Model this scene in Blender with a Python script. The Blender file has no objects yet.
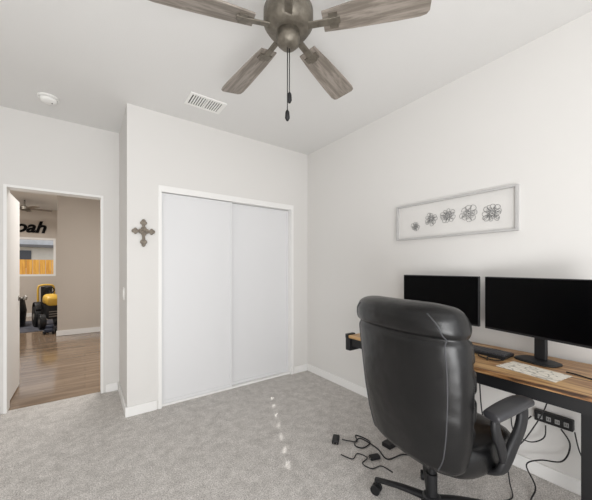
import bpy, bmesh, math, random
from mathutils import Vector, Matrix
random.seed(3)
S=bpy.context.scene
S.view_settings.view_transform='Standard'
S.view_settings.look='None'
COL=S.collection

# ---------------------------------------------------------------- materials
def lin(c):
    return tuple(((v/255)/12.92 if v/255<=0.04045 else (((v/255)+0.055)/1.055)**2.4) for v in c)
def mat(name,rgb,rough=0.6,metal=0.0,spec=0.5,bump=0,bscale=80,var=0.0,vscale=6,emit=None,coat=0):
    m=bpy.data.materials.new(name); m.use_nodes=True
    nt=m.node_tree; b=nt.nodes['Principled BSDF']
    c=lin(rgb)+(1,)
    b.inputs['Base Color'].default_value=c
    b.inputs['Roughness'].default_value=rough
    b.inputs['Metallic'].default_value=metal
    b.inputs['Specular IOR Level'].default_value=spec
    if coat: b.inputs['Coat Weight'].default_value=coat
    tc=nt.nodes.new('ShaderNodeTexCoord')
    if var>0:
        n=nt.nodes.new('ShaderNodeTexNoise'); n.inputs['Scale'].default_value=vscale; n.inputs['Detail'].default_value=4
        nt.links.new(tc.outputs['Object'],n.inputs['Vector'])
        r=nt.nodes.new('ShaderNodeValToRGB')
        r.color_ramp.elements[0].position=0.3; r.color_ramp.elements[1].position=0.7
        r.color_ramp.elements[0].color=tuple(v*(1-var) for v in c[:3])+(1,)
        r.color_ramp.elements[1].color=tuple(min(1,v*(1+var)) for v in c[:3])+(1,)
        nt.links.new(n.outputs['Fac'],r.inputs['Fac']); nt.links.new(r.outputs['Color'],b.inputs['Base Color'])
    if bump>0:
        n=nt.nodes.new('ShaderNodeTexNoise'); n.inputs['Scale'].default_value=bscale; n.inputs['Detail'].default_value=3
        nt.links.new(tc.outputs['Object'],n.inputs['Vector'])
        bp=nt.nodes.new('ShaderNodeBump'); bp.inputs['Strength'].default_value=bump; bp.inputs['Distance'].default_value=0.01
        nt.links.new(n.outputs['Fac'],bp.inputs['Height']); nt.links.new(bp.outputs['Normal'],b.inputs['Normal'])
    return m

M_wall=mat('wall_paint',(220,218,215),0.85,bump=0.06,bscale=140,spec=0.2)
M_ceil=mat('ceiling_paint',(224,223,221),0.9,bump=0.06,bscale=120,spec=0.2)
M_trim=mat('trim_paint',(236,235,233),0.5)
M_door=mat('closet_door_paint',(221,221,222),0.4)
M_hall=mat('hall_paint',(198,189,179),0.85,bump=0.05,bscale=140,spec=0.2)
M_white=mat('white_plastic',(238,237,234),0.4)
M_dark=mat('dark_slot',(60,58,56),0.7)
M_blk=mat('black_metal',(22,22,24),0.45,spec=0.4)
M_plast=mat('black_plastic',(26,26,28),0.5,bump=0.05,bscale=200,spec=0.4)
M_armpad=mat('grey_black_arm_pad',(48,48,51),0.4)
M_scr=mat('monitor_screen',(2,2,3),0.35,spec=0.08)
M_pewter=mat('pewter',(112,106,96),0.45,metal=0.6,bump=0.3,bscale=60,var=0.25,vscale=30)
M_cross=mat('antique_pewter',(124,115,104),0.5,metal=0.4,bump=0.5,bscale=70,var=0.35,vscale=45)
M_wire=mat('flower_metal',(122,122,122),0.5)
M_chrome=mat('brushed_nickel',(150,146,140),0.3,metal=0.9)
M_yel=mat('yellow_plastic',(214,172,66),0.45)
M_blue=mat('navy_plastic',(40,46,64),0.45)
M_sign=mat('sign_black',(8,8,8),0.7,spec=0.1)
M_rug=mat('dark_rug',(84,84,90),0.95,spec=0.1,var=0.3,vscale=8)
M_stitch=mat('seam_stitching',(62,62,65),0.6)

def leather():
    m=mat('black_leather',(13,13,14),0.27,spec=0.45)
    nt=m.node_tree; b=nt.nodes['Principled BSDF']
    tc=nt.nodes.new('ShaderNodeTexCoord')
    v=nt.nodes.new('ShaderNodeTexVoronoi'); v.inputs['Scale'].default_value=260
    n=nt.nodes.new('ShaderNodeTexNoise'); n.inputs['Scale'].default_value=6; n.inputs['Detail'].default_value=2
    nt.links.new(tc.outputs['Object'],v.inputs['Vector']); nt.links.new(tc.outputs['Object'],n.inputs['Vector'])
    a=nt.nodes.new('ShaderNodeMath'); a.operation='MULTIPLY_ADD'; a.inputs[1].default_value=0.04
    nt.links.new(v.outputs['Distance'],a.inputs[0]); nt.links.new(n.outputs['Fac'],a.inputs[2])
    bp=nt.nodes.new('ShaderNodeBump'); bp.inputs['Strength'].default_value=0.35; bp.inputs['Distance'].default_value=0.03
    nt.links.new(a.outputs[0],bp.inputs['Height']); nt.links.new(bp.outputs['Normal'],b.inputs['Normal'])
    return m
M_lea=leather()

def carpet():
    m=mat('carpet',(190,185,180),1.0,spec=0.05)
    nt=m.node_tree; b=nt.nodes['Principled BSDF']
    tc=nt.nodes.new('ShaderNodeTexCoord')
    n1=nt.nodes.new('ShaderNodeTexNoise'); n1.inputs['Scale'].default_value=130; n1.inputs['Detail'].default_value=4; n1.inputs['Roughness'].default_value=0.8
    n2=nt.nodes.new('ShaderNodeTexNoise'); n2.inputs['Scale'].default_value=12; n2.inputs['Detail'].default_value=8; n2.inputs['Roughness'].default_value=0.85
    for n in (n1,n2): nt.links.new(tc.outputs['Object'],n.inputs['Vector'])
    r1=nt.nodes.new('ShaderNodeValToRGB'); r1.color_ramp.elements[0].position=0.36; r1.color_ramp.elements[1].position=0.62
    r1.color_ramp.elements[0].color=lin((162,157,152))+(1,); r1.color_ramp.elements[1].color=lin((248,244,240))+(1,)
    r2=nt.nodes.new('ShaderNodeValToRGB'); r2.color_ramp.elements[0].position=0.38; r2.color_ramp.elements[1].position=0.60
    r2.color_ramp.elements[0].color=(0.69,0.685,0.68,1); r2.color_ramp.elements[1].color=(0.98,0.98,0.98,1)
    nt.links.new(n1.outputs['Fac'],r1.inputs['Fac']); nt.links.new(n2.outputs['Fac'],r2.inputs['Fac'])
    mx=nt.nodes.new('ShaderNodeMixRGB'); mx.blend_type='MULTIPLY'; mx.inputs[0].default_value=1
    nt.links.new(r1.outputs[0],mx.inputs[1]); nt.links.new(r2.outputs[0],mx.inputs[2]); nt.links.new(mx.outputs[0],b.inputs['Base Color'])
    bp=nt.nodes.new('ShaderNodeBump'); bp.inputs['Strength'].default_value=0.4; bp.inputs['Distance'].default_value=0.015
    nt.links.new(n1.outputs['Fac'],bp.inputs['Height']); nt.links.new(bp.outputs['Normal'],b.inputs['Normal'])
    return m
M_carpet=carpet()

def wood(name,ca,cb,stretch=(14,1.2,14),rough=0.5,plank=None,dark=None,dpos=0.27,spec=0.5):
    m=mat(name,ca,rough,spec=spec)
    nt=m.node_tree; b=nt.nodes['Principled BSDF']
    tc=nt.nodes.new('ShaderNodeTexCoord'); mp=nt.nodes.new('ShaderNodeMapping'); mp.inputs['Scale'].default_value=stretch
    nt.links.new(tc.outputs['Object'],mp.inputs['Vector'])
    n=nt.nodes.new('ShaderNodeTexNoise'); n.inputs['Scale'].default_value=1.6; n.inputs['Detail'].default_value=8; n.inputs['Roughness'].default_value=0.65; n.inputs['Distortion'].default_value=0.6
    nt.links.new(mp.outputs[0],n.inputs['Vector'])
    r=nt.nodes.new('ShaderNodeValToRGB'); r.color_ramp.elements[0].position=0.42; r.color_ramp.elements[1].position=0.58
    r.color_ramp.elements[0].color=lin(cb)+(1,); r.color_ramp.elements[1].color=lin(ca)+(1,)
    if dark:
        e=r.color_ramp.elements.new(dpos); e.color=lin(dark)+(1,)
    nt.links.new(n.outputs['Fac'],r.inputs['Fac'])
    out=r.outputs[0]
    if plank:
        br=nt.nodes.new('ShaderNodeTexBrick'); br.inputs['Scale'].default_value=1
        br.inputs['Brick Width'].default_value=plank[0]; br.inputs['Row Height'].default_value=plank[1]; br.inputs['Mortar Size'].default_value=0.0015
        br.inputs['Color1'].default_value=(0.86,0.85,0.84,1); br.inputs['Color2'].default_value=(1,1,1,1); br.inputs['Mortar'].default_value=(0.5,0.48,0.45,1)
        mp2=nt.nodes.new('ShaderNodeMapping'); mp2.inputs['Rotation'].default_value=plank[2]
        nt.links.new(tc.outputs['Object'],mp2.inputs['Vector']); nt.links.new(mp2.outputs[0],br.inputs['Vector'])
        mx=nt.nodes.new('ShaderNodeMixRGB'); mx.blend_type='MULTIPLY'; mx.inputs[0].default_value=1
        nt.links.new(out,mx.inputs[1]); nt.links.new(br.outputs['Color'],mx.inputs[2]); out=mx.outputs[0]
    nt.links.new(out,b.inputs['Base Color'])
    return m
M_floorwood=wood('wood_floor',(152,131,110),(128,108,90),(0.8,8,8),0.12,plank=(1.3,0.17,(0,0,0)),spec=0.7)
M_desk=wood('desk_wood',(200,162,113),(140,99,62),(12,1.1,12),0.4,dark=(56,38,26),dpos=0.35)
M_blade=wood('fan_blade_wood',(152,143,134),(116,108,99),(2,22,22),0.5)
M_fence=wood('fence_wood',(246,190,90),(224,156,66),(10,10,1),0.7)
M_frame=mat('silver_frame',(186,185,184),0.45,var=0.05,vscale=20)

# ---------------------------------------------------------------- mesh helpers
def bbox(bm,lo,hi,mi=0):
    vs=[bm.verts.new((x,y,z)) for x in (lo[0],hi[0]) for y in (lo[1],hi[1]) for z in (lo[2],hi[2])]
    for f in ((0,1,3,2),(4,6,7,5),(0,4,5,1),(2,3,7,6),(0,2,6,4),(1,5,7,3)):
        fc=bm.faces.new([vs[i] for i in f]); fc.material_index=mi
def ring(c,ux,uy,a,b,e=2,n=24):
    out=[]
    for i in range(n):
        t=2*math.pi*i/n; cs,sn=math.cos(t),math.sin(t)
        out.append(Vector(c)+ux*(a*math.copysign(abs(cs)**(2/e),cs))+uy*(b*math.copysign(abs(sn)**(2/e),sn)))
    return out
def loft(bm,rings,cap=True,mi=0):
    R=[[bm.verts.new(p) for p in r] for r in rings]; n=len(R[0])
    for a,b in zip(R,R[1:]):
        for i in range(n):
            f=bm.faces.new((a[i],a[(i+1)%n],b[(i+1)%n],b[i])); f.material_index=mi
    if cap:
        f=bm.faces.new(list(reversed(R[0]))); f.material_index=mi
        f=bm.faces.new(R[-1]); f.material_index=mi
def smoothpts(pts,res=6):
    P=[Vector(p) for p in pts]
    if len(P)<3: return P
    out=[]
    for i in range(len(P)-1):
        p0=P[max(i-1,0)];p1=P[i];p2=P[i+1];p3=P[min(i+2,len(P)-1)]
        for k in range(res):
            t=k/res
            out.append(0.5*((2*p1)+(p2-p0)*t+(2*p0-5*p1+4*p2-p3)*t*t+(3*p1-p0-3*p2+p3)*t**3))
    out.append(P[-1]); return out
def tube(bm,pts,a,b=None,n=8,res=6,e=2,up=(0,0,1),closed=False,mi=0,taper=None):
    P=smoothpts(pts,res) if res>1 else [Vector(p) for p in pts]
    b=b or a; rings=[]; side=None
    for i,p in enumerate(P):
        d=(P[min(i+1,len(P)-1)]-P[max(i-1,0)]).normalized()
        if side is None:
            side=d.cross(Vector(up))
            if side.length<1e-3: side=d.cross(Vector((0,1,0)))
            side.normalize()
        else:
            side=(side-d*side.dot(d)).normalized()
        u=side.cross(d).normalized()
        k=taper(i/(len(P)-1)) if taper else 1
        rings.append(ring(p,side,u,a*k,b*k,e,n))
    loft(bm,rings,True,mi)
def cyl(bm,c0,c1,r0,r1=None,n=24,mi=0):
    c0=Vector(c0);c1=Vector(c1);d=(c1-c0).normalized()
    s=d.cross(Vector((0,0,1)))
    if s.length<1e-3: s=Vector((1,0,0))
    s.normalize();u=d.cross(s)
    loft(bm,[ring(c0,s,u,r0,r0,2,n),ring(c1,s,u,r1 if r1 is not None else r0,r1 if r1 is not None else r0,2,n)],True,mi)
def mk(name,bm,mats,parent=None,loc=(0,0,0),rot=(0,0,0),smooth=False,bevel=0,subsurf=0,seg=2,label=None,**props):
    bmesh.ops.recalc_face_normals(bm,faces=bm.faces)
    me=bpy.data.meshes.new(name); bm.to_mesh(me); bm.free()
    if not isinstance(mats,(list,tuple)): mats=[mats]
    for m in mats: me.materials.append(m)
    o=bpy.data.objects.new(name,me); COL.objects.link(o)
    o.location=loc;o.rotation_euler=rot
    if parent: o.parent=parent
    if smooth:
        for p in me.polygons: p.use_smooth=True
    if bevel:
        md=o.modifiers.new('bevel','BEVEL'); md.width=bevel; md.segments=seg; md.limit_method='ANGLE'
    if subsurf:
        md=o.modifiers.new('sub','SUBSURF'); md.levels=subsurf; md.render_levels=subsurf
    if label: o['label']=label
    for k,v in props.items(): o[k]=v
    return o
def root(name,label,category,loc=(0,0,0),rot=(0,0,0),**props):
    o=bpy.data.objects.new(name,None); COL.objects.link(o); o.location=loc;o.rotation_euler=rot; o.empty_display_size=0.1
    o['label']=label;o['category']=category
    for k,v in props.items(): o[k]=v
    return o
def boxes(name,lst,mats,**kw):
    bm=bmesh.new()
    for b in lst: bbox(bm,b[0],b[1],b[2] if len(b)>2 else 0)
    return mk(name,bm,mats,**kw)
def struct(name,lst,mats,**kw):
    return boxes(name,lst,mats,kind='structure',**kw)

# ---------------------------------------------------------------- room
XR=2.30; YC=2.93; YE=3.64; H=2.74; XL=-1.9; YB=-1.6; XS=0.297
struct('floor',[((XL,YB,-0.1),(XR,YE+0.05,0))],M_carpet)
struct('floor.001',[((-2.6,YE+0.05,-0.1),(1.4,10.5,-0.004))],M_floorwood)
struct('ceiling',[((XL,YB,H),(XR,YE+0.12,H+0.1))],M_ceil)
struct('wall_right',[((XR,YB,-0.1),(XR+0.12,YE+0.12,H+0.1))],M_wall)
struct('wall_left',[((XL-0.12,YB,-0.1),(XL,YE+0.12,H+0.1))],M_wall)
CX0,CX1,CH=0.565,2.055,2.06
struct('wall_back',[((XS,YC,0),(CX0,YC+0.11,H)),((CX1,YC,0),(XR,YC+0.11,H)),((CX0,YC,CH),(CX1,YC+0.11,H)),((XS,YC+0.11,0),(XS+0.11,YE,H))],M_wall)
DX0,DX1,DH=-0.59,0.155,2.05
struct('wall_entry',[((XL,YE,-0.0),(DX0,YE+0.12,H)),((DX1,YE,0),(XR,YE+0.12,H)),((DX0,YE,DH),(DX1,YE+0.12,H))],M_wall)
# hall & far room
struct('wall_hall_back',[((-0.43,7.2,0),(1.4,7.32,2.9))],M_hall)
struct('wall_hall_right',[((1.28,YE+0.12,0),(1.4,7.2,2.9))],M_hall)
struct('wall_hall_left',[((-2.72,YE+0.12,0),(-2.6,10.5,3.0))],M_hall)
FXR=0.1
struct('wall_far_right',[((FXR,7.32,0),(FXR+0.12,10.62,3.0))],M_hall)
WX0,WX1,WZ0,WZ1=-2.4,-0.66,1.08,2.12
struct('wall_far',[((-2.6,10.5,0),(WX0,10.62,3.0)),((WX1,10.5,0),(FXR,10.62,3.0)),((WX0,10.5,0),(WX1,10.62,WZ0)),((WX0,10.5,WZ1),(WX1,10.62,3.0))],M_hall)
struct('ceiling.001',[((-2.6,YE+0.12,2.74),(1.4,7.2,2.84))],M_ceil)
struct('ceiling.002',[((-2.6,7.2,2.9),(FXR,10.5,3.0))],M_ceil)
struct('window_1',[((WX0,10.5,WZ0),(WX1,10.6,WZ0+0.05)),((WX0,10.5,WZ1-0.05),(WX1,10.6,WZ1)),((WX0,10.5,WZ0+0.05),(WX0+0.05,10.6,WZ1-0.05)),((WX1-0.05,10.5,WZ0+0.05),(WX1,10.6,WZ1-0.05)),((-1.75,10.52,WZ0+0.05),(-1.70,10.58,WZ1-0.05))],M_trim)
# baseboards
struct('baseboard_right',[((XR-0.014,YB,0),(XR,YC,0.085))],M_trim,bevel=0.004)
struct('baseboard_back',[((XS-0.014,YC-0.014,0),(CX0-0.03,YC,0.085)),((CX1+0.03,YC-0.014,0),(XR-0.014,YC,0.085))],M_trim,bevel=0.004)
struct('baseboard_side',[((XS-0.014,YC,0),(XS,YE,0.085))],M_trim,bevel=0.004)
struct('baseboard_entry',[((XL,YE-0.014,0),(DX0-0.02,YE,0.085)),((DX1+0.02,YE-0.014,0),(XS-0.014,YE,0.085))],M_trim,bevel=0.004)
struct('baseboard_hall',[((-0.444,7.186,0),(1.28,7.2,0.1))],M_trim)
struct('baseboard_far',[((-2.6,10.486,0),(FXR,10.5,0.1))],M_trim)
t=0.022
struct('trim_1',[((DX0-0.0,YE-0.008,0),(DX0+t,YE+0.13,DH-t)),((DX1-t,YE-0.008,0),(DX1,YE+0.13,DH-t)),((DX0,YE-0.008,DH-t),(DX1,YE+0.13,DH))],M_trim)
struct('trim_2',[((CX0-0.018,YC-0.010,0),(CX0+0.012,YC+0.11,CH-0.05)),((CX1-0.012,YC-0.010,0),(CX1+0.018,YC+0.11,CH-0.05)),((CX0-0.018,YC-0.010,CH-0.05),(CX1+0.018,YC+0.11,CH+0.006))],M_trim)
struct('trim_3',[((CX0+0.012,YC+0.02,0),(CX1-0.012,YC+0.1,0.02))],M_trim,bevel=0.003)
def sliding(name,x0,x1,y):
    z0,z1=0.022,CH-0.055
    struct(name,[((x0+0.022,y,z0+0.03),(x1-0.022,y+0.02,z1-0.02)),
      ((x0,y-0.009,z0),(x0+0.022,y+0.024,z1)),((x1-0.022,y-0.009,z0),(x1,y+0.024,z1)),
      ((x0+0.022,y-0.006,z0),(x1-0.022,y+0.022,z0+0.03)),((x0+0.022,y-0.006,z1-0.02),(x1-0.022,y+0.022,z1))],M_door)
sliding('door_1',CX0+0.014,1.285,YC+0.03)
sliding('door_2',1.25,CX1-0.014,YC+0.07)
# open room door
d3=struct('door_3',[((DX0-0.036,YE+0.135,0.012),(DX0+0.0,YE+0.135+0.66,2.03))],M_trim,bevel=0.003)
bm=bmesh.new()
cyl(bm,(DX0,YE+0.73,0.97),(DX0+0.008,YE+0.73,0.97),0.028)
cyl(bm,(DX0+0.008,YE+0.73,0.97),(DX0+0.04,YE+0.73,0.97),0.010)
loft(bm,[ring((DX0+x,YE+0.73,0.97),Vector((0,1,0)),Vector((0,0,1)),r,r) for x,r in ((0.035,0.012),(0.042,0.024),(0.055,0.028),(0.068,0.022),(0.072,0.008))])
mk('door_knob',bm,M_chrome,parent=d3,smooth=True,label='round dark nickel door knob')
for z in (0.25,1.02,1.8):
    boxes('hinge',[((DX0-0.004,YE+0.131,z-0.05),(DX0+0.010,YE+0.155,z+0.05))],M_chrome,parent=d3)

# ---------------------------------------------------------------- wall and ceiling fittings
r=root('light_switch','white rocker light switch on the closet side wall','switch',(XS,3.17,1.06))
boxes('switch_plate',[((-0.006,-0.036,-0.058),(0,0.036,0.058))],M_white,parent=r,bevel=0.002)
boxes('rocker',[((-0.010,-0.016,-0.032),(-0.006,0.016,0.032))],M_white,parent=r,bevel=0.001)

r=root('smoke_detector','round white smoke detector on the ceiling','smoke detector',(-0.25,3.22,H))
bm=bmesh.new(); X=Vector((1,0,0));Y=Vector((0,1,0));Z=Vector((0,0,1))
loft(bm,[ring((0,0,z),X,Y,a,a,2,32) for z,a in ((0,0.072),(-0.012,0.072),(-0.014,0.066))])
mk('mounting_base',bm,M_white,parent=r,smooth=False)
bm=bmesh.new()
loft(bm,[ring((0,0,z),X,Y,a,a,2,32) for z,a in ((-0.014,0.062),(-0.034,0.058),(-0.042,0.045),(-0.045,0.01))])
mk('cover',bm,M_white,parent=r,smooth=True)
boxes('indicator_light',[((0.02,-0.004,-0.0475),(0.028,0.004,-0.043))],M_dark,parent=r)

r=root('air_vent','white louvered ceiling air vent register','vent',(0.855,2.53,H))
w,h=0.155,0.10
boxes('vent_frame',[((-w,-h,-0.008),(w,-h+0.022,0)),((-w,h-0.022,-0.008),(w,h,0)),((-w,-h+0.022,-0.008),(-w+0.022,h-0.022,0)),((w-0.022,-h+0.022,-0.008),(w,h-0.022,0)),((-0.004,-h+0.022,-0.007),(0.004,h-0.022,0))],M_white,parent=r)
boxes('duct_shade_plate',[((-w+0.01,-h+0.01,-0.0025),(w-0.01,h-0.01,0))],M_dark,parent=r)  # dark plate, the shade inside the duct put into its colour
lst=[]
for i in range(13):
    x=-w+0.034+i*0.0202
    lst.append(((x,-h+0.022,-0.0065),(x+0.012,h-0.022,-0.0025)))
boxes('louvers',lst,M_white,parent=r)

# cross
r=root('wall_cross','ornate pewter decorative cross hung on the wall','wall decoration',(0.425,YC,1.628))
bm=bmesh.new()
def petal(bm,ang,L,W0,W1,y=-0.012,th=0.007):
    c=Vector((math.cos(ang),0,math.sin(ang))); s=Vector((-math.sin(ang),0,math.cos(ang)))
    outline=[(0,W0),(0.35*L,W0*0.8),(0.52*L,W0*0.85),(0.60*L,W1*0.95),(0.70*L,W1*1.15),(0.78*L,W1*0.95),(0.84*L,W1*0.62),(0.93*L,W1*0.58),(L,W1*0.25)]
    pts=[c*a+s*b for a,b in outline]+[c*a-s*b for a,b in reversed(outline)]
    f=[bm.verts.new(p+Vector((0,y-th,0))) for p in pts]; b=[bm.verts.new(p+Vector((0,y+th,0))) for p in pts]
    n=len(pts); bm.faces.new(f); bm.faces.new(list(reversed(b)))
    for i in range(n): bm.faces.new((f[i],f[(i+1)%n],b[(i+1)%n],b[i]))
for a,L in ((0,0.094),(math.pi/2,0.108),(math.pi,0.094),(-math.pi/2,0.138)):
    petal(bm,a,L,0.015,0.026)
mk('cross_body',bm,M_cross,parent=r,bevel=0.004)
bm=bmesh.new()
for k in range(8):
    petal(bm,k*math.pi/4+math.pi/8,0.040,0.009,0.013,-0.022,0.004)
loft(bm,[ring((0,y,0),X,Z,a,a,2,16) for y,a in ((-0.018,0.016),(-0.03,0.014),(-0.034,0.005))])
mk('rosette',bm,M_cross,parent=r)

# framed flower art on right wall
r=root('wall_art','long silver framed panel with round grey wire flowers','wall art',(XR,1.147,1.695))
hw,hh=0.455,0.15
boxes('picture_frame',[((-0.03,-hw,-hh),(0,hw,-hh+0.013)),((-0.03,-hw,hh-0.013),(0,hw,hh)),((-0.03,-hw,-hh+0.013),(0,-hw+0.013,hh-0.013)),((-0.03,hw-0.013,-hh+0.013),(0,hw,hh-0.013))],M_frame,parent=r)
boxes('backing_panel',[((-0.008,-hw+0.01,-hh+0.01),(-0.001,hw-0.01,hh-0.01))],mat('art_panel',(216,214,211),0.8,var=0.03,vscale=5),parent=r)
rnd=random.Random(11)
for (y,z,rad,np_) in ((1.425,1.655,0.040,7),(1.287,1.698,0.055,9),(1.150,1.705,0.059,11),(0.998,1.700,0.065,8),(0.845,1.680,0.064,12)):
    bm=bmesh.new(); cy=y-1.147; cz=z-1.695; x=-0.012
    c=Vector((x,cy,cz)); off=rnd.random()
    for layer,(r0_,r1_,ww) in enumerate(((0.30,1.0,1.0),(0.22,0.68,0.8))):
        for k in range(np_):
            a=2*math.pi*(k+off+0.5*layer)/np_+rnd.uniform(-0.14,0.14); dd=Vector((0,math.cos(a),math.sin(a))); ss=Vector((0,-math.sin(a),math.cos(a)))
            R_=rad*r1_*rnd.uniform(0.82,1.06); w2=R_*math.sin(math.pi/np_)*1.0*ww*rnd.uniform(0.8,1.15); sk=ss*rnd.uniform(-0.12,0.12)*R_
            pts=[c+dd*rad*r0_,c+dd*R_*0.66+ss*w2*0.7+sk*0.5,c+dd*R_*0.88+ss*w2*0.8+sk,c+dd*R_+sk,c+dd*R_*0.88-ss*w2*0.8+sk,c+dd*R_*0.66-ss*w2*0.7+sk*0.5,c+dd*rad*r0_]
            tube(bm,pts,0.0012 if layer==0 else 0.0009,n=5,res=3,up=(1,0,0))
    pts=[c+Vector((0,math.cos(2*math.pi*k/16),math.sin(2*math.pi*k/16)))*rad*0.22 for k in range(17)]
    tube(bm,pts,0.0015,n=5,res=1,up=(1,0,0))
    loft(bm,[ring((x+dx,cy,cz),Y,Z,a,a,2,12) for dx,a in ((0.006,rad*0.09),(-0.003,rad*0.08),(-0.004,rad*0.03))])
    mk('wire_flower',bm,M_wire,parent=r,smooth=True)

# ---------------------------------------------------------------- ceiling fan
FX=0.80; FY=1.17
r=root('ceiling_fan','five-blade ceiling fan with grey wood blades and pull chains','ceiling fan',(FX,FY,H))
bm=bmesh.new(); loft(bm,[ring((0,0,z),X,Y,a,a,2,28) for z,a in ((0,0.07),(-0.03,0.07),(-0.06,0.035),(-0.065,0.014))])
mk('canopy',bm,M_pewter,parent=r,smooth=True)
bm=bmesh.new(); cyl(bm,(0,0,-0.05),(0,0,-0.17),0.013)
mk('downrod',bm,M_pewter,parent=r,smooth=True)
bm=bmesh.new(); loft(bm,[ring((0,0,z),X,Y,a,a,2,36) for z,a in ((-0.15,0.03),(-0.165,0.09),(-0.20,0.12),(-0.26,0.12),(-0.29,0.10),(-0.30,0.065))])
mk('motor_housing',bm,M_pewter,parent=r,smooth=True)
bm=bmesh.new(); loft(bm,[ring((0,0,z),X,Y,a,a,2,28) for z,a in ((-0.295,0.055),(-0.35,0.055),(-0.37,0.035),(-0.374,0.01))])
mk('switch_housing',bm,M_pewter,parent=r,smooth=True)
R0,R1=0.17,0.64
for k in range(5):
    bearing=-38+72*k
    ang=math.radians(90-35.85-bearing)
    Mx=Matrix.Rotation(ang,3,'Z')@Matrix.Rotation(math.radians(-11),3,'X')
    out=[(R0,0.048),(0.3,0.060),(0.5,0.072),(0.6,0.075),(0.628,0.070),(R1,0.055)]
    pts=[Vector((a,b,0)) for a,b in out]+[Vector((a,-b,0)) for a,b in reversed(out)]
    bm=bmesh.new()
    f=[bm.verts.new(p+Vector((0,0,0.004))) for p in pts]; b=[bm.verts.new(p-Vector((0,0,0.004))) for p in pts]; n=len(pts)
    bm.faces.new(f); bm.faces.new(list(reversed(b)))
    for i in range(n): bm.faces.new((f[i],f[(i+1)%n],b[(i+1)%n],b[i]))
    mk('fan_blade',bm,M_blade,parent=r,loc=(0,0,-0.285),rot=Mx.to_euler(),bevel=0.002)
    bm=bmesh.new()
    tube(bm,[(0.09,0,0.0),(0.14,0,-0.004),(0.2,0,-0.008),(0.25,0,-0.008)],0.018,0.004,n=8,e=4)
    bbox(bm,(0.2,-0.035,-0.010),(0.24,0.035,-0.004))
    mk('blade_bracket',bm,M_pewter,parent=r,loc=(0,0,-0.285),rot=Mx.to_euler())
for (dx,zend) in ((0.006,-0.59),(-0.006,-0.68)):
    bm=bmesh.new(); z=-0.37
    cyl(bm,(dx,0,-0.36),(dx,0,zend),0.0026,n=6)
    mk('pull_chain',bm,M_blk,parent=r,smooth=True)
    bm=bmesh.new(); loft(bm,[ring((dx,0,zz),X,Y,a,a,2,12) for zz,a in ((zend+0.005,0.004),(zend-0.005,0.010),(zend-0.035,0.012),(zend-0.048,0.005))])
    mk('pull_knob',bm,M_blk,parent=r,smooth=True)

# ---------------------------------------------------------------- desk
DZ=0.765; DXF,DXB=1.70,2.28; DY0,DY1=0.20,1.64
r=root('desk','rustic wood top desk with black steel frame against the wall','desk')
boxes('desktop',[((DXF,DY0,DZ-0.022),(DXB,DY1,DZ))],M_desk,parent=r,bevel=0.003)
boxes('apron',[((DXF+0.012,DY0+0.02,DZ-0.085),(DXF+0.032,DY1-0.02,DZ-0.022)),((DXB-0.05,DY0+0.02,DZ-0.085),(DXB-0.03,DY1-0.02,DZ-0.022)),
   ((DXF+0.032,DY0+0.02,DZ-0.085),(DXB-0.05,DY0+0.04,DZ-0.022)),((DXF+0.032,DY1-0.04,DZ-0.085),(DXB-0.05,DY1-0.02,DZ-0.022))],M_blk,parent=r)
boxes('control_box',[((DXF+0.0,DY1-0.018,DZ-0.12),(DXF+0.10,DY1+0.03,DZ-0.024)),((DXF-0.004,DY1+0.002,DZ-0.024),(DXF+0.08,DY1+0.03,DZ+0.008))],M_plast,parent=r)
for y in (0.30,1.33):
    boxes('leg',[((1.955,y-0.04,0.03),(2.045,y+0.04,DZ-0.085)),((1.76,y-0.035,0.0),(2.26,y+0.035,0.03)),((1.76,y-0.03,DZ-0.085),(2.2,y+0.03,DZ-0.065))],M_blk,parent=r,bevel=0.004)

def monitor(cx,cy,ang,zb,W=0.585,Hh=0.34,lab=''):
    r=root('monitor',lab,'monitor',(cx,cy,DZ),(0,0,ang))
    zb-=DZ
    boxes('monitor_housing',[((0,-W/2,zb),(0.022,W/2,zb+Hh)),((0.02,-W/3,zb+0.07),(0.045,W/3,zb+Hh-0.07))],M_plast,parent=r,bevel=0.004)
    boxes('screen',[((-0.002,-W/2+0.006,zb+0.014),(0.001,W/2-0.006,zb+Hh-0.006))],M_scr,parent=r)
    bm=bmesh.new()
    tube(bm,[(0.055,0,0.01),(0.058,0,0.08),(0.055,0,zb+0.1)],0.032,0.011,n=12,e=4,up=(1,0,0))
    mk('stand_neck',bm,M_plast,parent=r,smooth=True)
    bm=bmesh.new()
    loft(bm,[ring((0.025,0,z),Y,X,a,a*0.72,3,28) for z,a in ((0.0005,0.105),(0.008,0.105),(0.012,0.09))])
    mk('stand_foot',bm,M_plast,parent=r,bevel=0.001)
    return r
a=math.atan2(-(2.13-2.0),(0.816-0.308))
monitor(2.068,0.550,a,0.903,lab='slim black monitor, switched off, turned inward on the desk')
monitor(2.16,1.165,math.radians(-1.5),0.903,lab='slim black monitor, switched off, standing beside the wall')

# keyboard
r=root('keyboard','long black computer keyboard lying below the monitors','keyboard',(2.045,0.855,DZ+0.001),(0,0,math.radians(-1)))
boxes('keyboard_body',[((-0.068,-0.195,0),(0.068,0.195,0.016))],M_plast,parent=r,bevel=0.004)
lst=[]
for i in range(5):
    for j in range(18):
        x=-0.056+i*0.0225; y=-0.186+j*0.0207
        lst.append(((x,y,0.016),(x+0.018,y+0.0165,0.023)))
boxes('keycaps',lst,mat('keycap',(70,70,74),0.4),parent=r,kind='stuff')

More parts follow.
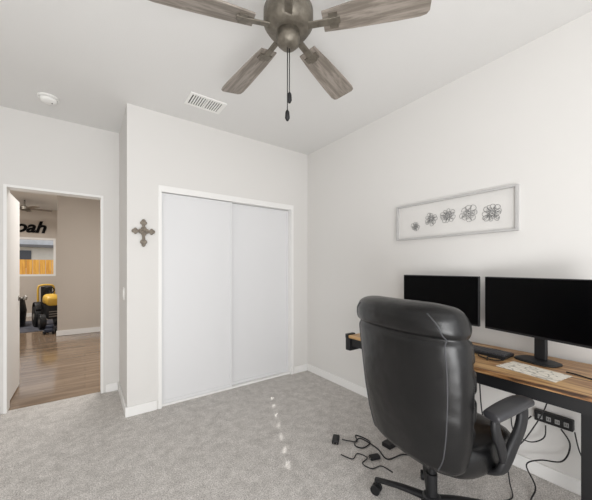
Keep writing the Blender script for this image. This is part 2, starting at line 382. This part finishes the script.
def papermat():
    m=mat('printed_paper',(232,226,214),0.7)
    nt=m.node_tree;b=nt.nodes['Principled BSDF'];tc=nt.nodes.new('ShaderNodeTexCoord')
    mp=nt.nodes.new('ShaderNodeMapping'); mp.inputs['Scale'].default_value=(26,14,1)
    v=nt.nodes.new('ShaderNodeTexVoronoi'); v.inputs['Scale'].default_value=1.4; v.feature='DISTANCE_TO_EDGE'
    nt.links.new(tc.outputs['Object'],mp.inputs[0]); nt.links.new(mp.outputs[0],v.inputs['Vector'])
    rr=nt.nodes.new('ShaderNodeValToRGB'); rr.color_ramp.elements[0].position=0.02; rr.color_ramp.elements[1].position=0.09
    rr.color_ramp.elements[0].color=lin((176,170,160))+(1,); rr.color_ramp.elements[1].color=lin((238,232,220))+(1,)
    nt.links.new(v.outputs['Distance'],rr.inputs[0]); nt.links.new(rr.outputs[0],b.inputs['Base Color'])
    return m
boxes('paper_sheet',[((-0.085,-0.13,0),(0.085,0.13,0.002))],papermat(),loc=(1.88,0.51,DZ+0.001),rot=(0,0,math.radians(-9)),label='white printed paper sheet lying flat on the wooden desk',category='paper')

def cable(pts,label,rad=0.0035,name='cable'):
    bm=bmesh.new(); tube(bm,pts,rad,n=8,res=8)
    return mk(name,bm,M_plast,smooth=True,label=label,category='cable')
z=DZ+0.0045
cable([(1.968,0.80,z),(1.93,0.78,z),(1.91,0.70,z),(1.96,0.665,z),(1.955,0.74,z),(1.88,0.72,z)],'thin black cable looped on the desk top')
cable([(1.99,0.40,z),(1.985,0.36,z),(1.96,0.30,z),(1.98,0.25,z)],'short black cable on the desk beside the paper')
cable([(2.15,0.70,z),(2.17,0.78,z),(2.14,0.86,z),(2.18,0.94,z),(2.17,1.02,z)],'thin black cable lying behind the keyboard')

# power strip on wall under desk
M_sock=mat('socket_grey',(150,150,150),0.5)
r=root('power_strip','black multi-outlet surge protector mounted low on the wall','power strip',(XR,0.515,0.39))
boxes('strip_body',[((-0.04,-0.09,-0.032),(0,0.09,0.032))],M_plast,parent=r,bevel=0.006)
for i in range(4):
    y=-0.072+i*0.040
    boxes('socket',[((-0.042,y,-0.013),(-0.040,y+0.022,0.013)),((-0.043,y+0.005,-0.006),(-0.0415,y+0.008,0.006),1),((-0.043,y+0.014,-0.006),(-0.0415,y+0.017,0.006),1)],[M_sock,M_dark],parent=r)
cable([(2.25,0.475,0.36),(2.22,0.43,0.30),(2.2,0.46,0.2),(2.21,0.56,0.15),(2.18,0.62,0.10),(2.12,0.56,0.03),(2.0,0.55,0.006),(1.86,0.50,0.006),(1.77,0.44,0.006)],'black power cable hanging from the power strip',0.004)
cable([(2.25,0.615,0.38),(2.2,0.66,0.30),(2.17,0.70,0.16),(2.15,0.78,0.10),(2.16,0.84,0.18),(2.15,0.78,0.27),(2.17,0.72,0.22),(2.2,0.80,0.13),(2.22,0.88,0.30),(2.22,0.90,0.62)],'black cable coiled in loops below the desk',0.004)
cable([(2.27,0.42,0.36),(2.27,0.40,0.26),(2.275,0.36,0.16),(2.27,0.38,0.09)],'thin black cable running down the wall',0.0035)
cable([(2.248,0.545,0.352),(2.235,0.55,0.28),(2.24,0.62,0.22),(2.245,0.70,0.24),(2.25,0.72,0.34),(2.25,0.69,0.50),(2.25,0.66,0.66)],'thin black cable looping up to the desk underside',0.0035)
cable([(2.15,0.50,0.66),(2.14,0.52,0.5),(2.10,0.60,0.30),(2.08,0.68,0.16),(2.03,0.66,0.05),(1.95,0.62,0.006),(1.85,0.66,0.006)],'thin black cable hanging from the desk to the floor',0.0035)
# floor cables
zf=0.006
cable([(1.56,1.57,zf+0.01),(1.64,1.50,zf),(1.70,1.56,zf),(1.72,1.44,zf),(1.62,1.42,zf),(1.60,1.48,zf),(1.68,1.50,zf+0.01),(1.70,1.36,zf),(1.66,1.24,zf),(1.80,1.20,zf),(1.84,1.06,zf),(1.75,0.97,zf)],'black power cord tangled on the carpet',0.0045)
cable([(1.44,1.46,zf),(1.47,1.38,zf),(1.54,1.40,zf),(1.56,1.33,zf),(1.49,1.31,zf),(1.50,1.24,zf),(1.57,1.22,zf),(1.58,1.14,zf)],'thin black cable lying across the carpet',0.0035)
for (px,py,ra,sc,lb) in ((1.525,1.60,40,1.0,'small black power adapter lying on the carpet'),(1.60,1.30,-20,0.8,'flat black plug lying among the floor cables')):
    r=root('power_adapter',lb,'power adapter',(px,py,0),(0,0,math.radians(ra)))
    boxes('adapter_body',[((-0.045*sc,-0.025*sc,0.0),(0.045*sc,0.025*sc,0.03*sc))],M_plast,parent=r,bevel=0.006)
    boxes('plug_prongs',[((-0.06*sc,-0.012,0.012),(-0.043*sc,-0.009,0.018)),((-0.06*sc,0.009,0.012),(-0.043*sc,0.012,0.018))],M_chrome,parent=r)

# ---------------------------------------------------------------- office chair
r=root('office_chair','black leather high-back executive office chair facing the desk','chair',(1.455,0.815,0),(0,0,math.radians(-10)))
BW=0.30
def pad(name,secs,bend=0.05,n=56,e=4,m=M_lea,ss=1,**kw):
    bm=bmesh.new(); rings=[]
    for (x,zz,w,tk) in secs:
        rg=ring((x,0,zz),Y,X,w,tk,e,n)
        rg=[Vector((p.x+bend*(abs(p.y)/BW)**2.2,p.y,p.z)) for p in rg]
        rings.append(rg)
    loft(bm,rings)
    return mk(name,bm,m,parent=r,smooth=True,subsurf=ss,**kw)
key=[(-0.150,0.395,0.15,0.02),(-0.155,0.405,0.225,0.050),(-0.163,0.44,0.264,0.072),(-0.176,0.54,0.288,0.080),(-0.192,0.66,0.302,0.084),(-0.206,0.80,0.311,0.086),(-0.220,0.92,0.314,0.087),(-0.228,1.00,0.313,0.088),(-0.236,1.05,0.311,0.098),(-0.238,1.09,0.305,0.100),(-0.238,1.12,0.290,0.086),(-0.238,1.138,0.262,0.062),(-0.238,1.150,0.210,0.030),(-0.238,1.153,0.14,0.012)]
def resample(key,step=0.010):
    out=[]
    for i in range(len(key)-1):
        m_=max(1,int(round((key[i+1][1]-key[i][1])/step)))
        for q in range(m_):
            u=q/m_
            out.append(tuple(a_+(b_-a_)*u for a_,b_ in zip(key[i],key[i+1])))
    out.append(key[-1]); return out
def press(secs,seams,dep=0.20,wid=0.011):
    o_=[]
    for (x,zz,w,tk) in secs:
        g=sum(math.exp(-((zz-q)/wid)**2) for q in seams)
        o_.append((x,zz,w*(1-0.045*g),tk*(1-dep*g)))
    return o_
shell=press(resample(key),(1.010,))
pad('backrest',shell,e=3.1)
def bulge(z0,z1,x0,x1,w0,w1,tk,name,k=9,e=4,bend=0.05,lo=0.5,seams=(),pw=0.4,wl=0.92):
    secs=[]
    for i in range(k+1):
        s=i/k; f=(math.sin(math.pi*s)**pw) if 0<s<1 else 0.1
        zz=z0+(z1-z0)*s
        g=1
        for q in seams: g-=0.16*math.exp(-((zz-q)/0.014)**2)
        secs.append((x0+(x1-x0)*s,zz,(w0+(w1-w0)*s)*(wl+(1-wl)*f)*(1-(1-g)*0.3),tk*(lo+(1-lo)*f)*g))
    return pad(name,secs,bend=bend,e=e)
bulge(0.47,1.00,-0.095,-0.150,0.262,0.294,0.074,'back_cushion',k=44,e=3.0,seams=(0.62,0.75,0.88))
bulge(0.98,1.140,-0.165,-0.185,0.300,0.274,0.078,'headrest',k=14,e=2.8,lo=0.25,pw=0.5,wl=0.82)
def shell_pt(zz,y,off=0.0002):
    for (a_,b_) in zip(shell,shell[1:]):
        if a_[1]<=zz<=b_[1]:
            u=(zz-a_[1])/(b_[1]-a_[1]); x=a_[0]+(b_[0]-a_[0])*u; w=a_[2]+(b_[2]-a_[2])*u; tk=a_[3]+(b_[3]-a_[3])*u
            yy=min(abs(y)/w,0.999); dx=tk*(1-yy**3.1)**(1/3.1)
            return Vector((x-dx-off+0.05*(abs(y)/BW)**2.2,y,zz))
for s in (1,-1):
    ctrl=smoothpts([Vector((0,yy,zz)) for zz,yy in ((0.43,0.195),(0.50,0.225),(0.62,0.248),(0.76,0.262),(0.88,0.268),(0.97,0.268),(1.03,0.266),(1.08,0.25),(1.115,0.215))],6)
    pts=[shell_pt(p.z,s*p.y) for p in ctrl]
    bm=bmesh.new(); tube(bm,pts,0.0028,n=6,res=1,up=(1,0,0))
    mk('piping',bm,M_stitch,parent=r,smooth=True)
# seat
bm=bmesh.new(); rings=[]
for (zz,k) in ((0.385,0.86),(0.395,0.95),(0.43,1.0),(0.475,1.01),(0.515,0.97),(0.54,0.87),(0.545,0.6)):
    rg=ring((0.065,0,zz),X,Y,0.255*k,0.290*k,3.6,40)
    rg=[Vector((p.x,p.y,p.z-0.03*max(0,(p.x-0.18)/0.14)**2-0.01*(1 if k<0.7 else 0))) for p in rg]
    rings.append(rg)
loft(bm,rings); mk('seat',bm,M_lea,parent=r,smooth=True,subsurf=1)
bm=bmesh.new(); loft(bm,[ring((0.03,0,zz),X,Y,a_,b_,4,24) for zz,a_,b_ in ((0.33,0.09,0.09),(0.345,0.14,0.14),(0.38,0.17,0.17),(0.39,0.17,0.17))])
mk('seat_plate',bm,M_blk,parent=r)
# arms : slim pad on a compact loop
for s in (1,-1):
    bm=bmesh.new()
    tube(bm,[(-0.07,s*0.335,0.696),(-0.01,s*0.341,0.710),(0.06,s*0.344,0.720),(0.13,s*0.341,0.722),(0.19,s*0.333,0.712)],0.042,0.022,n=16,e=2.6,res=5,taper=lambda u:0.70+0.30*math.sin(math.pi*min(1,max(0,u*0.8+0.10)))**0.6)
    mk('armrest_pad',bm,M_armpad,parent=r,smooth=True,subsurf=1)
    bm=bmesh.new()
    tube(bm,[(0.140,s*0.338,0.705),(0.152,s*0.340,0.67),(0.135,s*0.340,0.61),(0.085,s*0.336,0.54),(0.05,s*0.326,0.47),(0.045,s*0.300,0.42),(0.045,s*0.22,0.385)],0.030,0.015,n=14,e=3.0,res=6,up=(0,1,0))
    mk('arm_support',bm,M_plast,parent=r,smooth=True)
    bm=bmesh.new()
    tube(bm,[(-0.03,s*0.338,0.700),(-0.045,s*0.340,0.67),(-0.035,s*0.340,0.62),(0.0,s*0.336,0.56),(0.04,s*0.326,0.49)],0.022,0.013,n=12,e=3.0,res=6,up=(0,1,0))
    mk('arm_brace',bm,M_plast,parent=r,smooth=True)
bm=bmesh.new(); cyl(bm,(0,0,0.10),(0,0,0.24),0.028); cyl(bm,(0,0,0.23),(0,0,0.34),0.018)
mk('gas_lift',bm,M_blk,parent=r,smooth=False)
bm=bmesh.new(); loft(bm,[ring((0,0,zz),X,Y,a_,a_,2,24) for zz,a_ in ((0.075,0.045),(0.09,0.05),(0.12,0.045),(0.13,0.032))])
for k in range(5):
    a_=math.radians(46+72*k); c=Vector((math.cos(a_),math.sin(a_),0))
    tube(bm,[c*0.03+Z*0.105,c*0.15+Z*0.10,c*0.30+Z*0.078],0.024,0.014,n=12,e=3,res=4,taper=lambda u:1-0.35*u)
mk('star_base',bm,M_plast,parent=r,smooth=True)
for k in range(5):
    a_=math.radians(46+72*k); c=Vector((math.cos(a_),math.sin(a_),0)); s=Vector((-c.y,c.x,0))
    bm=bmesh.new(); p=c*0.295+Z*0.027
    for q in (-1,1): 
        cyl(bm,p+s*q*0.008,p+s*q*0.026,0.027,n=20)
    cyl(bm,c*0.295+Z*0.03,c*0.295+Z*0.08,0.007,n=10)
    mk('caster',bm,M_blk,parent=r,bevel=0.002)

# ---------------------------------------------------------------- far room contents
cu=bpy.data.curves.new('sign','FONT'); cu.body='Noah'; cu.size=0.43; cu.extrude=0.012; cu.shear=0.30; cu.offset=0.012; cu.align_x='RIGHT'; cu.space_character=1.0
to=bpy.data.objects.new('tmp',cu); COL.objects.link(to)
bpy.context.view_layer.update()
me=bpy.data.meshes.new_from_object(to.evaluated_get(bpy.context.evaluated_depsgraph_get()))
bpy.data.objects.remove(to)
me.materials.clear(); me.materials.append(M_sign)
o=bpy.data.objects.new('name_sign',me); COL.objects.link(o)
o.location=(-0.88,10.485,2.26); o.rotation_euler=(math.pi/2,0,0)
o['label']='black script lettering sign mounted above the window'; o['category']='sign'

# small fan in far room
r=root('ceiling_fan','small dark ceiling fan in the room beyond the hall','ceiling fan',(-1.15,9.3,2.9))
bm=bmesh.new(); cyl(bm,(0,0,0),(0,0,-0.19),0.015); loft(bm,[ring((0,0,z_),X,Y,a_,a_,2,20) for z_,a_ in ((-0.14,0.05),(-0.16,0.1),(-0.22,0.1),(-0.25,0.05))])
mk('motor_housing',bm,M_pewter,parent=r)
for k in range(5):
    bm=bmesh.new(); bbox(bm,(0.08,-0.05,-0.004),(0.5,0.05,0.004)); mk('fan_blade',bm,M_blade,parent=r,loc=(0,0,-0.19),rot=(Matrix.Rotation(math.radians(72*k+15),3,'Z')@Matrix.Rotation(math.radians(-12),3,'X')).to_euler())
boxes('area_rug',[((-1.9,7.95,-0.003),(-0.25,9.6,0.006))],M_rug,label='dark blue-grey rug under the toys',category='rug')

# fence & house outside
fr=root('fence','orange-brown wooden plank fence outside the window','fence',(0,13.5,-0.2))
for i in range(30):
    x=-5.2+i*0.17
    boxes('fence_plank',[((x,0,0),(x+0.158,0.03,1.79))],M_fence,parent=fr)
struct('ground',[((-8,10.62,-0.3),(5,22,-0.2))],mat('ground_gravel',(170,160,145),0.9,var=0.2))
struct('wall_neighbor_house',[((-8,18,-0.2),(5,18.3,2.25)),((-8,17.6,2.25),(5,18.3,2.36),1),((-8,17.9,2.36),(5,18.3,4.2),2),((-2.7,17.97,1.3),(-2.0,18,2.1),3)],[mat('stucco',(206,204,198),0.9,var=0.05),mat('eave',(105,105,108),0.8),mat('roof_tiles',(196,199,204),0.9,var=0.08),mat('house_window',(70,76,86),0.4)])
# ride-on tractor
zr=0.006
r=root('toy_tractor','black and yellow ride-on toy tractor on the rug','toy vehicle',(-0.64,8.45,zr),(0,0,math.radians(-75)))
bm=bmesh.new()
loft(bm,[ring((x,0,zc),Y,Z,a_,b_,3.5,20) for x,zc,a_,b_ in ((0.00,0.60,0.12,0.10),(0.10,0.62,0.125,0.11),(0.24,0.60,0.12,0.105),(0.32,0.57,0.10,0.09),(0.34,0.56,0.07,0.06))])
mk('hood',bm,M_yel,parent=r,smooth=True)
for s in (1,-1):
    bm=bmesh.new()
    tube(bm,[(-0.40,s*0.17,0.34),(-0.36,s*0.17,0.46),(-0.25,s*0.17,0.53),(-0.12,s*0.17,0.50),(-0.05,s*0.17,0.38)],0.060,0.012,n=12,e=4,up=(0,0,1)); mk('fender',bm,M_plast,parent=r,smooth=True)
boxes('chassis',[((-0.32,-0.09,0.20),(0.33,0.09,0.50))],M_plast,parent=r,bevel=0.02)
boxes('grille',[((0.33,-0.07,0.30),(0.345,0.07,0.32)),((0.33,-0.07,0.35),(0.345,0.07,0.37)),((0.33,-0.07,0.25),(0.345,0.07,0.27))],M_chrome,parent=r)
boxes('seat',[((-0.26,-0.10,0.38),(-0.04,0.10,0.56)),((-0.30,-0.10,0.50),(-0.24,0.10,0.88))],M_plast,parent=r,bevel=0.02)
bm=bmesh.new(); tube(bm,[(0.06,0,0.68),(-0.02,0,0.80)],0.012,res=1)
pts=[(-0.02+0.03*math.sin(q*math.pi/8),0.09*math.cos(q*math.pi/8),0.80+0.07*math.sin(q*math.pi/8)) for q in range(17)]
tube(bm,pts,0.012,res=1,up=(1,0,0)); mk('steering_wheel',bm,M_plast,parent=r,smooth=True)
bm=bmesh.new(); tube(bm,[(-0.30,-0.14,0.5),(-0.31,-0.14,0.82),(-0.31,-0.09,0.90),(-0.31,0.09,0.90),(-0.31,0.14,0.82),(-0.30,0.14,0.5)],0.02,n=8,res=5,up=(1,0,0)); mk('roll_bar',bm,M_yel,parent=r,smooth=True)
for x,rad_,yy in ((-0.22,0.22,0.18),(0.26,0.16,0.17)):
    for s in (1,-1):
        bm=bmesh.new(); y=s*yy; cyl(bm,(x,y-0.05,rad_),(x,y+0.05,rad_),rad_,n=24); cyl(bm,(x,y-0.055,rad_),(x,y+0.055,rad_),rad_*0.35,n=12,mi=1)
        mk('wheel',bm,[M_plast,M_chrome],parent=r,bevel=0.01)
r=root('toy_car','small navy ride-on toy car on the floor','toy vehicle',(-0.56,7.60,-0.004),(0,0,math.radians(80)))
boxes('body',[((-0.13,-0.07,0.04),(0.13,0.07,0.11)),((-0.08,-0.06,0.11),(0.04,0.06,0.17))],M_blue,parent=r,bevel=0.02)
for x in (-0.085,0.085):
    for y in (-0.07,0.07):
        bm=bmesh.new(); cyl(bm,(x,y-0.018,0.04),(x,y+0.018,0.04),0.04,n=16); mk('wheel',bm,M_plast,parent=r)
r=root('storage_bin','round black storage bin on the rug','bin',(-1.28,8.8,zr))
bm=bmesh.new(); loft(bm,[ring((0,0,z_),X,Y,a_,a_,2,28) for z_,a_ in ((0,0.17),(0.02,0.2),(0.35,0.23),(0.62,0.19))]); mk('bin_body',bm,M_plast,parent=r,smooth=False)
bm=bmesh.new(); tube(bm,[(0.19*math.cos(t_*math.pi/12),0.19*math.sin(t_*math.pi/12),0.62) for t_ in range(25)],0.012,n=8,res=1); mk('bin_rim',bm,M_plast,parent=r,smooth=True)

# ---------------------------------------------------------------- lights
w=bpy.data.worlds.new('World'); S.world=w; w.use_nodes=True
bg=w.node_tree.nodes['Background']; bg.inputs[0].default_value=(0.995,0.997,1,1); bg.inputs[1].default_value=1.17
def area(name,loc,target,sx,sy,power,color=(1,1,1),spread=None):
    l=bpy.data.lights.new(name,'AREA'); l.shape='RECTANGLE'; l.size=sx;l.size_y=sy;l.energy=power;l.color=color
    if spread: l.spread=math.radians(spread)
    o=bpy.data.objects.new(name,l); COL.objects.link(o); o.location=loc
    o.rotation_euler=(Vector(target)-Vector(loc)).to_track_quat('-Z','Y').to_euler()
    return o
area('window_light',(-0.2,-1.5,1.6),(1.0,3,1.2),3.2,2.0,34,(0.99,0.995,1))
area('ceiling_fill',(-0.3,-0.7,0.4),(0.6,2.2,2.74),1.6,1.0,52,(0.99,0.995,1))  # added fill aimed up to brighten the ceiling, no real lamp here
area('hall_fill',(0.4,4.9,2.72),(0.2,4.9,0),0.8,0.8,50,(1,0.98,0.95))  # added fill brightening the hall and open door, not a known fixture
area('far_room_fill',(-1.5,8.2,2.88),(-1.5,8.2,0),0.8,0.8,66,(1,0.98,0.95))  # added fill to lift the far room, no fixture seen there
# narrow area lamps added to imitate sun slivers through blinds on the carpet
D=Vector((1.8,3.05,-2.2))
for k in range(7):
    g=-0.50+k*0.165
    tgt=Vector((1.30+0.43*g,2.05+0.92*g,0))
    area('sun_sliver_standin',tgt-D,tgt,0.026,0.036,0.0036,(1,0.98,0.94),0.5)

# ---------------------------------------------------------------- camera
cd=bpy.data.cameras.new('camera'); cam=bpy.data.objects.new('camera',cd); COL.objects.link(cam)
cd.sensor_fit='HORIZONTAL'; cd.sensor_width=36; cd.lens=292*36/592; cd.shift_y=18/592; cd.clip_start=0.05
cam.location=(0,0,1.30); cam.rotation_euler=(math.pi/2,0,-math.radians(35.85))
S.camera=cam
